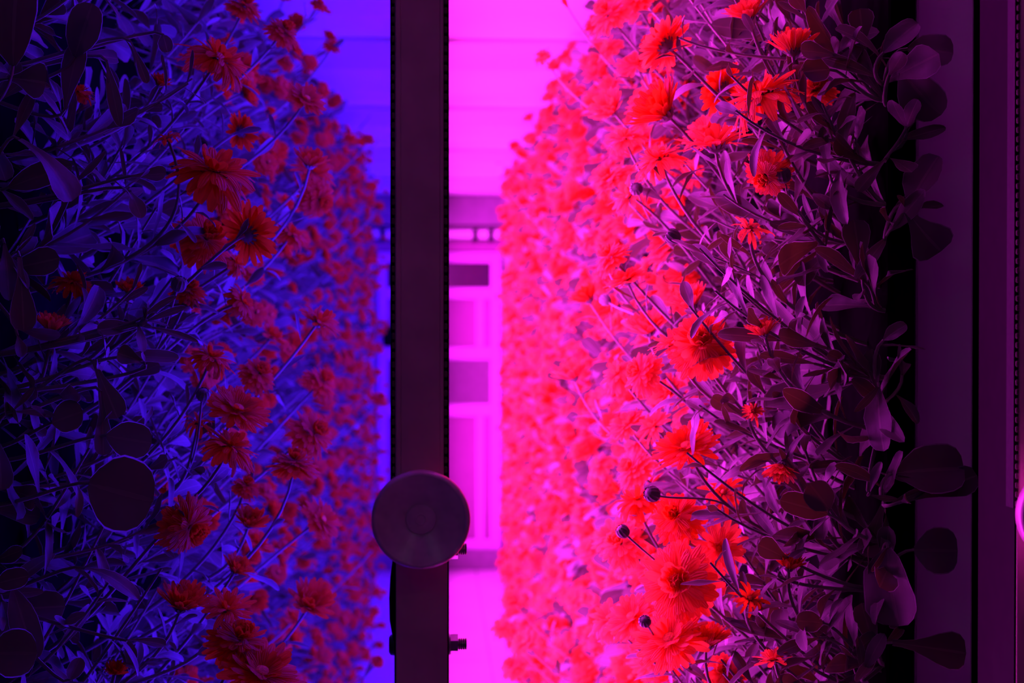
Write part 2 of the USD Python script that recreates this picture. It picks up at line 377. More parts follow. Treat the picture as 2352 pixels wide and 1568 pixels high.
def petal(az, L, Wd, e0, curl, r0, z0, twist=0.0, rows=7):
    t = np.linspace(0, 1, rows); wd = np.interp(t, PT, PWID) * Wd / 2
    e = e0 + curl * t**1.3
    r = r0 + np.concatenate([[0], np.cumsum(np.cos((e[1:] + e[:-1]) / 2))]) * L / (rows - 1)
    z = z0 + np.concatenate([[0], np.cumsum(np.sin((e[1:] + e[:-1]) / 2))]) * L / (rows - 1)
    ca, sa = math.cos(az), math.sin(az)
    v = np.zeros((rows, 3, 3)); u = np.zeros((rows, 3, 2))
    for j, c in enumerate((-1, 0, 1)):
        off = c * wd; lift = -abs(c) * .22 * wd + c * twist * wd
        nr, nz = -np.sin(e), np.cos(e)
        rr, zz = r + nr * lift, z + nz * lift
        if c == 0: rr = rr.copy(); rr[-1] += .025 * L * math.cos(e[-1]); 
        v[:, j] = np.stack([rr * ca - off * sa, rr * sa + off * ca, zz], 1); u[:, j] = np.stack([np.full(rows, .5 + c / 2), t], 1)
    return v.reshape(-1, 3), grid_faces(rows, 3), u.reshape(-1, 2)


def ring(r_, n, L, Wd, e0, curl, r0, z0, jit=1.0, rows=7):
    out = []
    for k in range(n):
        out.append(petal(2 * math.pi * (k + r_.uniform(-.3, .3)) / n, L * r_.uniform(1 - .14 * jit, 1 + .08 * jit), Wd * r_.uniform(.85, 1.15), e0 + r_.uniform(-.16, .16) * jit, curl + r_.uniform(-.35, .35) * jit, r0, z0, r_.uniform(-.35, .35), rows))
    return out


def dome(r, h, n=8, m=14, z0=0.0):
    ph = np.linspace(0, math.pi / 2, n); th = np.linspace(0, 2 * math.pi, m + 1)
    a, b = np.meshgrid(ph, th, indexing='ij')
    v = np.stack([r * np.cos(a) * np.cos(b), r * np.cos(a) * np.sin(b), z0 + h * np.sin(a)], -1).reshape(-1, 3)
    return v, grid_faces(n, m + 1), np.stack([b / 6.2832, a / 1.5708], -1).reshape(-1, 2)


def flower_parts(kind, dia, r_, hi=True):
    """(outer petals, inner petals, disc, calyx), the flower's face along +z and the stem's end at z = 0."""
    R = dia / 2; r0 = .17 * R; z0 = .20 * R; rows = 7 if hi else 4
    d = math.radians
    k = dict(open=((30, 1.0, 8, -14), (24, .84, 20, -10), (16, .55, 40, 0)), cup=((28, 1.15, 44, -8), (24, 1.0, 58, -6), (14, .7, 70, 0)), reflex=((28, 1.05, -8, -58), (24, .95, 18, -50), (14, .6, 40, 0)),
             ball=((30, 1.0, -6, -30), (28, .90, 8, -30), (24, .76, 22, -24), (20, .54, 46, 25), (14, .36, 64, 45)), single=((20, 1.0, 10, -12), (15, .86, 20, -6)), closed=((14, 1.5, 76, 10), (12, 1.3, 80, 6)),
             wither=((15, 1.1, 10, -95), (10, .9, 40, -90)), star=((17, 1.05, 20, -30), (12, .85, 45, -60), (8, .6, 60, 0)))[kind]
    Wd = (.225 * R if hi else .28 * R) if kind not in ('wither', 'closed') else .17 * R
    if not hi: k = k[:3]
    jit = 2.6 if kind == 'wither' else 1.5 if kind in ('star', 'reflex') else 1.0
    rings = [ring(r_, (n if hi else max(8, int(n * .55))), (R - r0) * l, Wd * (1 if hi else 1.65), d(e), d(c), r0 * (1 - .2 * i), z0 + (.10 if kind == 'ball' else .05) * R * i, jit, rows) for i, (n, l, e, c) in enumerate(k)]
    disc = dome(.2 * R if kind in ('single', 'open') else .12 * R, .12 * R, 5 if hi else 3, 14 if hi else 8, z0 + (.4 if kind == 'ball' else .06) * R)
    cal = []
    pr = np.array([(.05, 0), (.17, .05), (.235, .13), (.20, .22)]) * R
    th = np.linspace(0, 2 * math.pi, 11 if hi else 7)
    v = np.stack([pr[:, 0][:, None] * np.cos(th), pr[:, 0][:, None] * np.sin(th), np.broadcast_to(pr[:, 1][:, None], (4, len(th)))], -1).reshape(-1, 3)
    cal.append((v, grid_faces(4, len(th)), np.zeros((len(v), 2)) + .2))
    for q in range(13 if hi else 6): cal.append(petal(2 * math.pi * q / (13 if hi else 6), .26 * R, .09 * R, d(38 if kind != 'closed' else 75), d(10), .19 * R, .10 * R, 0, 4))
    return rings[0], join(sum(rings[1:], [])), disc, join(cal)


def place(part, fr, o):
    return part[0] @ fr.T + o, part[1], part[2]


PROF = dict(lance=[.13, .26, .55, .84, 1, .92, .70, .42, 0], spat=[.17, .19, .30, .52, .80, 1, .93, .66, 0], oval=[.14, .50, .84, .99, 1, .95, .78, .5, 0], blade=[.3, .5, .75, .95, 1, .85, .6, .35, 0])
LT = np.array([0, .13, .29, .45, .61, .77, .89, .965, 1.0])


def leaf(base, d, n, L, Wd, droop, shape, r_, cols=5, fold=.25, wave=.12, twist=0.0):
    """A leaf blade from base along d, its upper face towards n, bending by droop (radians over its length) away from n."""
    d = unit(d); n = unit(n - d * np.dot(n, d)); s = np.cross(d, n)
    wd = np.array(PROF[shape]) * Wd / 2
    pts, ns, ss, p, prev = [], [], [], np.array(base, float), 0.0
    ph1, ph2 = r_.uniform(0, 6.28), r_.uniform(0, 6.28)
    for t in LT:
        a = droop * t; dd = d * math.cos(a) - n * math.sin(a); nn = n * math.cos(a) + d * math.sin(a)
        p = p + dd * L * (t - prev); prev = t; tw = twist * t
        pts.append(p); ns.append(nn * math.cos(tw) + s * math.sin(tw)); ss.append(s * math.cos(tw) - nn * math.sin(tw))
    pts, ns, ss = map(np.array, (pts, ns, ss))
    us = np.linspace(-1, 1, cols); v = np.zeros((9, cols, 3)); u = np.zeros((9, cols, 2))
    for j, c in enumerate(us):
        lift = abs(c) * fold * wd + wave * wd * (c * c) * np.sin(LT * 9 + (ph1 if c < 0 else ph2))
        v[:, j] = pts + ss * (c * wd)[:, None] + ns * lift[:, None]; u[:, j] = np.stack([np.full(9, .5 + c / 2), LT], 1)
    return v.reshape(-1, 3), grid_faces(9, cols), u.reshape(-1, 2)


def bud_parts(R, r_):
    body = []
    ph = np.linspace(-1.3, 1.57, 9); th = np.linspace(0, 2 * math.pi, 13)
    rr = R * np.maximum(np.cos(ph), 0) ** .8; zz = R * (1.1 + 1.05 * np.sin(ph))
    v = np.stack([rr[:, None] * np.cos(th) * (1 + .06 * np.cos(th * 6)), rr[:, None] * np.sin(th) * (1 + .06 * np.cos(th * 6)), np.broadcast_to(zz[:, None], (9, 13))], -1).reshape(-1, 3)
    body.append((v, grid_faces(9, 13), np.zeros((len(v), 2)) + .2))
    for q in range(12): body.append(petal(2 * math.pi * q / 12, R * 1.9, R * .5, math.radians(58), math.radians(75), R * .72, R * .35, 0, 5))
    return join(body)


clampx = [0, 9]


def sub(parent, name, part, mt):
    if clampx[0]:                                                                                  # nothing grows into the panel
        v = part[0]; v[:, 0] = np.where(v[:, 1] + clampx[1] > PSTART - .008, np.minimum(v[:, 0] * clampx[0], -.0006) * clampx[0], v[:, 0])
    return obj(name, (part[0], part[1]), mt, parent, True, part[2])


def add_flower(t, kind, dia, n, F, r_, deep, individual):
    fr = frame(n) @ np.array(trimesh.transformations.rotation_matrix(r_.uniform(0, 6.28), [0, 0, 1]))[:3, :3]
    outer, inner, disc, cal = flower_parts(kind, dia, r_)
    o = F - unit(n) * .2 * dia / 2
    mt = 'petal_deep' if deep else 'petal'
    fl_ = sub(t, 'flower', place(inner, fr, o), mt)
    if individual:
        for q in outer: sub(fl_, 'petal', place(q, fr, o), mt)
    else: sub(fl_, 'ray_petals', place(join(outer), fr, o), mt)
    sub(fl_, 'disc', place(disc, fr, o), 'disc'); sub(fl_, 'calyx', place(cal, fr, o), 'calyx')
    return o


def add_leaves(t, pts, s, r_, n, t0=.12, t1=.92, big=1.0):
    """Leaves set spirally along a stem."""
    az = r_.uniform(0, 6.28); tot = np.linalg.norm(np.diff(pts, axis=0), axis=1).sum()
    for k in range(n):
        q = t0 + (t1 - t0) * (k + r_.uniform(-.25, .25)) / max(1, n - 1); q = min(max(q, 0.02), .97)
        x = q * (len(pts) - 1); i = int(x); b = pts[i] + (pts[min(i + 1, len(pts) - 1)] - pts[i]) * (x - i)
        tg = unit(pts[min(i + 1, len(pts) - 1)] - pts[max(i - 1, 0)] + 1e-9); az += 2.4 + r_.uniform(-.3, .3)
        fr = frame(tg); out = fr[:, 0] * math.cos(az) + fr[:, 1] * math.sin(az)
        el = r_.uniform(.55, 1.15); d = tg * math.cos(el) + out * math.sin(el)
        L = (.075 - .042 * q) * r_.uniform(.75, 1.25) * big; shape = 'spat' if q < .45 and r_.random() < .6 else r_.choice(('lance', 'lance', 'blade'))
        Wd = L * (r_.uniform(.28, .42) if shape == 'spat' else r_.uniform(.2, .32))
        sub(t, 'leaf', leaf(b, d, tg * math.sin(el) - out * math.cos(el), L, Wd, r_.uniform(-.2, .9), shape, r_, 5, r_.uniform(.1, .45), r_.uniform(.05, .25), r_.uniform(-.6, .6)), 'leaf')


seed = [100]


def hero(s, label, flowers, nleaf=11, deep=None, buds=(), curve=.4):
    """A calendula shoot rooted in the panel; flowers: (px, py, Y, diameter px, face normal, kind)."""
    seed[0] += 1; r_ = random.Random(seed[0])
    flowers = [(f[0], f[1], f[2] * NEAR, *f[3:]) for f in flowers]; buds = [(b[0], b[1], b[2] * NEAR, b[3]) for b in buds]; clampx[0] = s
    F0 = P(*flowers[0][:3]); reach = s * ROOTX - F0[0]
    root = np.array([s * ROOTX, flowers[0][2] + r_.uniform(0, .05), F0[2] - r_.uniform(.35, .75) * abs(reach) - .05])
    root[1] = max(root[1], PSTART + .02); clampx[1] = root[1]
    t = thing('calendula_plant', label, 'plant', root)
    stems, main = [], None
    for px, py, Y, dp, n, kind in flowers:
        F = P(px, py, Y) - root; n = unit(n); dia = dp * Y / FPX * 1.06
        o = F - n * .2 * dia / 2
        ln = np.linalg.norm(o); inl = o * .33 + np.array([-s * .03, 0, -.02])
        end = o - (n if n[2] > -.2 else unit(n * .5 + [0, 0, .3])) * ln * curve * (.45 if n[1] > .3 or n[2] < 0 else .8)
        if main is None: pts = bezier(np.zeros(3), inl, end, o, 16); main = pts
        else: st = main[6]; pts = bezier(st, st + (main[8] - main[5]), end * .6 + st * .4 if 0 else end, o, 14)
        stems.append(tube(pts, np.linspace(.0027, .0017, len(pts)), 6))
        add_flower(t, kind, dia, n, F, r_, (r_.random() < .4) if deep is None else deep, dp >= 95)
        add_leaves(t, pts, s, r_, nleaf if pts is main else nleaf // 2)
    for px, py, Y, dp in buds:
        B = P(px, py, Y) - root; st = main[9]; up = unit(B - st + np.array([0, 0, .02]))
        pts = bezier(st, st + (main[10] - main[8]), B - up * .03, B, 10); stems.append(tube(pts, .0013, 5))
        bp = bud_parts(dp * Y / FPX / 2, r_); sub(t, 'bud', place(bp, frame(up), B - up * dp * Y / FPX / 2), 'calyx')
    sub(t, 'stem', join(stems), 'stem')
    return t


def leafy(s, label, leaves, extra=6, zoff=-.03, rooty=None):
    """A flowerless leafy shoot; leaves: (base px, py, tip px, py, Y base, Y tip, width px, shape, facing, droop)."""
    seed[0] += 1; r_ = random.Random(seed[0])
    out = s * P(leaves[0][2], leaves[0][3], 1.40)[0] > ROOTX - .03                               # those that reach past the panel's edge hang in front of it
    leaves = [(*l[:4], (min(l[4], 1.255) if out else l[4]) * NEAR, (min(l[5], 1.245) if out else l[5]) * NEAR, *l[6:]) for l in leaves]; clampx[0] = s
    b0 = P(leaves[0][0], leaves[0][1], leaves[0][4]); root = np.array([s * ROOTX, max(PSTART + .01, leaves[0][4]), b0[2] + zoff]); clampx[1] = root[1]
    t = thing('leafy_shoot', label, 'plant', root)
    stems = []
    for bx, by, tx, ty, Yb, Yt, wp, shape, nrm, droop in leaves:
        b = P(bx, by, Yb) - root; e = P(tx, ty, Yt) - root; d = e - b; L = np.linalg.norm(d) * (1 + droop * droop / 22)
        n = np.array(nrm, float); dd = unit(d); nn = unit(n - dd * np.dot(n, dd))
        dd = dd * math.cos(droop / 2) + nn * math.sin(droop / 2)
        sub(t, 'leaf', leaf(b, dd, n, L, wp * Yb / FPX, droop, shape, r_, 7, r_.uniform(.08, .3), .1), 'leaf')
        pts = bezier(np.zeros(3), b * .3 + [-s * .01, 0, -.01], b - unit(d) * .02, b, 8); stems.append(tube(pts, np.linspace(.0026, .0015, 8), 6))
        if extra: add_leaves(t, pts, s, r_, extra, .1, .9, 1.0)
    sub(t, 'stem', join(stems), 'stem')
    return t


# ---- the sharp plants on the right, near to the camera
RH = [
 ('calendula plant whose large pale flower shows its dark calyx from behind, upper right', [(1528, 105, 1.36, 150, (-.62, .5, .62), 'open')], 10),
 ('calendula plant with flat flower seen from behind, left of the tilted flat one', [(1660, 205, 1.46, 125, (-.55, .6, .5), 'open')], 9),
 ('calendula plant with upright brush-like red flower against the dark top right foliage', [(1820, 118, 1.30, 120, (-.12, .0, 1), 'cup')], 9),
 ('calendula plant with long tilted flat flower seen edge on near the top right', [(1748, 222, 1.30, 195, (-.40, .05, .90), 'reflex')], 12),
 ('calendula plant with red flower half hidden behind dark leaves at the top right', [(1875, 212, 1.36, 100, (-.3, -.6, .5), 'ball')], 8),
 ('calendula plant with pale pink fan-shaped flower facing left', [(1528, 262, 1.40, 165, (-.70, -.15, .6), 'cup')], 9),
 ('calendula plant with wide star-shaped scarlet flower on a tall bare stem', [(1642, 335, 1.29, 165, (-.18, -.12, .95), 'star')], 9),
 ('calendula plant with low flat pale flower seen edge on left of the star-shaped flower', [(1515, 368, 1.36, 135, (-.35, .05, .92), 'reflex')], 8),
 ('calendula plant with shaggy drooping ball flower beside a round bud', [(1762, 398, 1.29, 118, (-.45, -.5, -.45), 'ball')], 9, ((1800, 405, 1.28, 34),)),
 ('calendula plant with curled ragged flower right of the middle stems', [(1722, 525, 1.30, 95, (-.1, -.5, .7), 'wither')], 10, ((1548, 545, 1.33, 34),)),
 ('calendula plant with fan flower behind a long dark leaf above the big double flower', [(1590, 702, 1.36, 105, (-.45, -.1, .8), 'cup')], 9),
 ('calendula plant with the big shaggy double flower right of centre', [(1612, 792, 1.29, 165, (-.15, -.75, .35), 'ball'), (1545, 792, 1.31, 110, (-.4, -.2, .8), 'star')], 11),
 ('calendula plant with soft double flower left of the big shaggy one', [(1478, 858, 1.38, 112, (-.75, -.35, .3), 'ball')], 9),
 ('calendula plant with small upright red flower tilted beside a big square-ended leaf', [(1755, 768, 1.28, 88, (-.28, -.1, .93), 'cup')], 11),
 ('calendula plant with broad spiky flower just above the middle of the lower half', [(1578, 1028, 1.30, 155, (-.35, -.4, .75), 'open')], 10, ((1500, 1135, 1.33, 36),)),
 ('calendula plant with tassel-like flower hanging under dark leaves', [(1795, 1068, 1.29, 88, (-.25, -.35, -.75), 'cup')], 9),
 ('calendula plant with loose thin-petalled flower behind a dark stem', [(1662, 1132, 1.34, 110, (-.1, -.5, .6), 'wither')], 9),
 ('calendula plant with full round flower left of the tall stems in the lower half', [(1556, 1190, 1.33, 130, (-.4, -.7, .45), 'ball')], 9),
 ('calendula plant with ragged flower overlapping the upper right of the biggest flower', [(1652, 1258, 1.31, 135, (-.1, -.6, .1), 'star')], 9),
 ('calendula plant with the biggest full flower near the bottom', [(1562, 1335, 1.29, 195, (-.35, -.85, .2), 'ball')], 11, ((1432, 1222, 1.36, 30),)),
 ('calendula plant with small flat-topped red flower near the lower right', [(1812, 1305, 1.28, 82, (.08, -.08, 1), 'cup')], 10),
 ('calendula plant with withered hanging petals beside the biggest flower', [(1722, 1375, 1.29, 90, (.1, -.5, .4), 'wither')], 9),
 ('calendula plant with splayed flower at the bottom seen into its open centre', [(1540, 1470, 1.29, 180, (-.40, -.55, .72), 'open')], 10),
 ('calendula plant with half closed upright flower at the bottom', [(1622, 1482, 1.29, 125, (.1, .05, 1), 'cup')], 9),
 ('calendula plant with thin flat flower low on the right near the bottom edge', [(1778, 1515, 1.28, 95, (-.25, -.1, .93), 'star')], 9),
 ('calendula plant with scruffy flower cut by the bottom edge', [(1665, 1545, 1.30, 105, (-.2, -.6, .5), 'ball')], 8),
 ('calendula plant with soft flower and round bud, lower left of the sharp plants', [(1452, 1418, 1.45, 130, (-.5, -.5, .6), 'open')], 9, ((1482, 1428, 1.33, 28),)),
 ('calendula plant with soft flower next to the full round flower', [(1432, 1252, 1.48, 120, (-.5, -.5, .5), 'ball')], 9),
 ('calendula plant with soft arching flower above the full round flower', [(1462, 1150, 1.46, 115, (-.3, -.1, .9), 'reflex')], 9),
 ('calendula plant with half closed cup flower on a long thin stem', [(1388, 590, 1.62, 52, (-.25, -.1, .9), 'closed')], 9, ((1392, 690, 1.7, 26),)),
 ('calendula plant with cup flower beside a long diagonal stem left of centre', [(1352, 690, 1.8, 85, (-.5, .0, .8), 'cup')], 9),
 ('calendula plant with domed soft flower left of the small bud', [(1405, 418, 1.72, 100, (-.6, .0, .7), 'ball')], 9, ((1462, 435, 1.5, 30),)),
 ('calendula plant with flower turned aside on a curving stem at middle height', [(1318, 868, 1.85, 95, (-.35, -.1, .9), 'cup')], 9),
 ('calendula plant with soft flower above the curving stem', [(1440, 975, 1.6, 100, (-.5, -.3, .7), 'open')], 9),
 ('calendula plant with red flower half seen at the top edge', [(1720, 40, 1.36, 105, (-.3, -.3, .8), 'cup')], 9),
 ('calendula plant with soft flower at the top edge left of the stems', [(1400, 40, 1.72, 110, (-.6, -.3, .6), 'ball')], 9),
 ('calendula plant with soft red flower just right of the pale fan-shaped flower', [(1620, 300, 1.5, 120, (-.5, -.3, .6), 'open')], 8),
 ('calendula plant with a few stray red petals low beside the white-edged leaves', [(1730, 945, 1.30, 60, (.1, -.6, .2), 'wither')], 9),
]
for h in RH: hero(1, h[0], [(f[0], f[1], f[2] + (.07 if f[0] < 1700 and f[2] < 1.4 else 0), *f[3:]) for f in h[1]], h[2], None, h[3] if len(h) > 3 else ())

# ---- the sharp plants on the left
LH = [
 ('calendula plant with long tilted flower seen edge on near the top left', [(500, 138, 1.42, 175, (.52, -.05, .82), 'reflex')], 10),
 ('calendula plant with small ring-like flower seen from behind on the left', [(553, 302, 1.5, 88, (.5, .75, .3), 'single')], 9),
 ('calendula plant with the wide drooping flower in the upper left half', [(490, 395, 1.36, 200, (.35, -.35, .8), 'reflex'), (385, 318, 1.34, 75, (-.3, -.2, .8), 'wither')], 11),
 ('calendula plant with soft flower hanging right of the wide drooping one', [(728, 455, 1.75, 100, (.5, -.4, -.3), 'ball')], 9),
 ('calendula plant with large shaggy flower behind two crossing stems', [(465, 555, 1.42, 150, (.55, -.5, .5), 'ball'), (540, 605, 1.46, 75, (.7, 0, .5), 'reflex')], 10),
 ('calendula plant with spidery flower seen from behind right of the shaggy one', [(570, 538, 1.40, 150, (.45, .72, .25), 'single')], 9),
 ('calendula plant with single bright orange flower at the far left edge', [(118, 757, 1.28, 92, (.15, -.1, 1), 'cup')], 7),
 ('calendula plant with dim wide flower deep among the left leaves', [(168, 650, 1.34, 110, (.2, -.1, 1), 'reflex')], 7),
 ('calendula plant with dim small flower right of the dim wide one', [(298, 672, 1.34, 70, (.2, -.2, .9), 'cup')], 7),
 ('calendula plant with flower hidden behind narrow pointed leaves', [(432, 672, 1.40, 90, (.3, -.3, .8), 'ball')], 9, ((410, 655, 1.36, 34),)),
 ('calendula plant with folded flower leaning right at middle height', [(556, 692, 1.46, 90, (.85, -.2, .3), 'reflex')], 9),
 ('calendula plant with pink-streaked flat flower over the left middle', [(485, 822, 1.42, 115, (.35, -.05, .9), 'reflex')], 9),
 ('calendula plant with blurred flower right of the pink-streaked one', [(592, 862, 1.56, 95, (.5, -.5, .6), 'ball')], 9),
 ('calendula plant with spread flower beside a small round bud', [(545, 942, 1.40, 150, (.4, -.4, .75), 'open'), (455, 972, 1.40, 90, (.2, -.2, .9), 'wither')], 10, ((466, 908, 1.34, 30),)),
 ('calendula plant with long tilted flower below the round bud', [(528, 1026, 1.38, 140, (.42, -.15, .85), 'reflex')], 9),
 ('calendula plant with domed crimson flower beside the post on the left', [(676, 1072, 1.50, 118, (.18, -.15, .97), 'ball')], 9),
 ('calendula plant with drooping bell-like flower in the lower left half', [(425, 1205, 1.36, 150, (.6, -.35, -.25), 'ball')], 9),
 ('calendula plant with small flower above another small one in the lower left half', [(565, 1120, 1.5, 70, (.3, -.3, .8), 'ball'), (572, 1205, 1.5, 85, (.3, -.4, .8), 'cup')], 9),
 ('calendula plant with low pair of flowers cut by a tall stem', [(415, 1395, 1.36, 125, (.3, -.2, .9), 'cup'), (520, 1400, 1.38, 125, (.3, -.35, .85), 'star')], 10),
 ('calendula plant with folded flower behind a stem above the low pair', [(540, 1312, 1.45, 80, (.5, -.2, .8), 'cup')], 9),
 ('calendula plant with broad flower near the bottom left', [(548, 1482, 1.36, 160, (.3, -.3, .85), 'ball')], 9),
 ('calendula plant with broad fan flower cut by the bottom edge', [(600, 1548, 1.34, 190, (.3, -.45, .8), 'open')], 9),
 ('calendula plant with tiny red flower among leaves at the bottom left', [(264, 1545, 1.33, 55, (.2, -.4, .8), 'cup')], 7),
 ('calendula plant with blurred domed flower left of the post', [(735, 880, 1.8, 95, (.6, -.3, .6), 'ball')], 9),
 ('calendula plant with dim tiny flower at the upper left among leaves', [(180, 212, 1.36, 75, (.2, -.05, 1), 'reflex'), (365, 195, 1.4, 55, (.4, -.3, .8), 'cup')], 8),
 ('calendula plant with spiky blurred flower beside the ring-like one', [(720, 395, 1.8, 110, (.5, -.5, .5), 'star')], 9),
 ('calendula plant with red flower high at the top of the left wall', [(560, 20, 1.6, 90, (.4, -.3, .8), 'ball')], 9),
]
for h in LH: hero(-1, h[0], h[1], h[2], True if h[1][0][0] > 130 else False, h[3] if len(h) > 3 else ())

# ---- soft-focus plants between the sharp ones and the blurred wall, and stragglers that hang out into the aisle
KINDS = ('ball', 'open', 'cup', 'reflex', 'star')
for s, wd, x0, x1, n in ((1, 'right', 1375, 1520, 15), (-1, 'left', 610, 740, 9)):
    r_ = random.Random(71 + s)
    for k in range(n):
        py = 30 + 1500 * (k + r_.uniform(-.3, .3)) / (n - 1)
        hero(s, f'soft-focus calendula plant, {ORD[k]} from the top in the band next to the sharp {wd} flowers', [(r_.uniform(x0, x1), py, r_.uniform(1.5, 1.75), r_.uniform(85, 120), (-s * r_.uniform(.2, .7), r_.uniform(-.5, 0), r_.uniform(.3, 1)), KINDS[k % 5])], 8, s < 0)
for s, px, py, Y, dp, kind, lab in (
    (1, 1163, 428, 3.6, 38, 'ball', 'blurred calendula plant with one round flower over the far ceiling edge on the right'),
    (1, 1302, 14, 2.3, 34, 'closed', 'blurred calendula plant with a lone closed flower head against the ceiling, top right of aisle'),
    (1, 1245, 128, 2.4, 50, 'reflex', 'blurred calendula plant with a flat flower jutting against the ceiling on the right'),
    (1, 1150, 1440, 2.9, 60, 'reflex', 'blurred calendula plant with a low flower leaning over the floor beside the right wall'),
    (1, 1178, 1532, 2.7, 70, 'ball', 'blurred calendula plant with the lowest round flower hanging over the floor on the right'),
    (1, 1205, 1475, 2.5, 75, 'open', 'blurred calendula plant with a low open flower right of the floor'),
    (1, 1182, 1385, 3.0, 60, 'cup', 'blurred calendula plant with a cup flower above the low leaning one on the right'),
    (-1, 730, 12, 2.3, 42, 'ball', 'blurred calendula plant with one round flower against the ceiling at the top left'),
    (-1, 765, 105, 2.4, 50, 'reflex', 'blurred calendula plant with an orange flat flower below the topmost one on the left'),
    (-1, 848, 318, 3.2, 38, 'reflex', 'blurred calendula plant with a flower tipping towards the post on the left'),
    (-1, 868, 478, 3.6, 30, 'cup', 'blurred calendula plant with a flower in front of the far beam on the left'),
    (-1, 872, 915, 3.4, 40, 'ball', 'blurred calendula plant with a flower in front of the far door on the left'),
    (-1, 866, 1248, 3.0, 46, 'reflex', 'blurred calendula plant with a flower touching the knob from the left'),
    (-1, 868, 1518, 2.8, 34, 'ball', 'blurred calendula plant with a small flower low beside the post on the left')):
    hero(s, lab, [(px, py, Y / NEAR, dp, (-s * .5, -.4, .7), kind)], 4, s < 0)

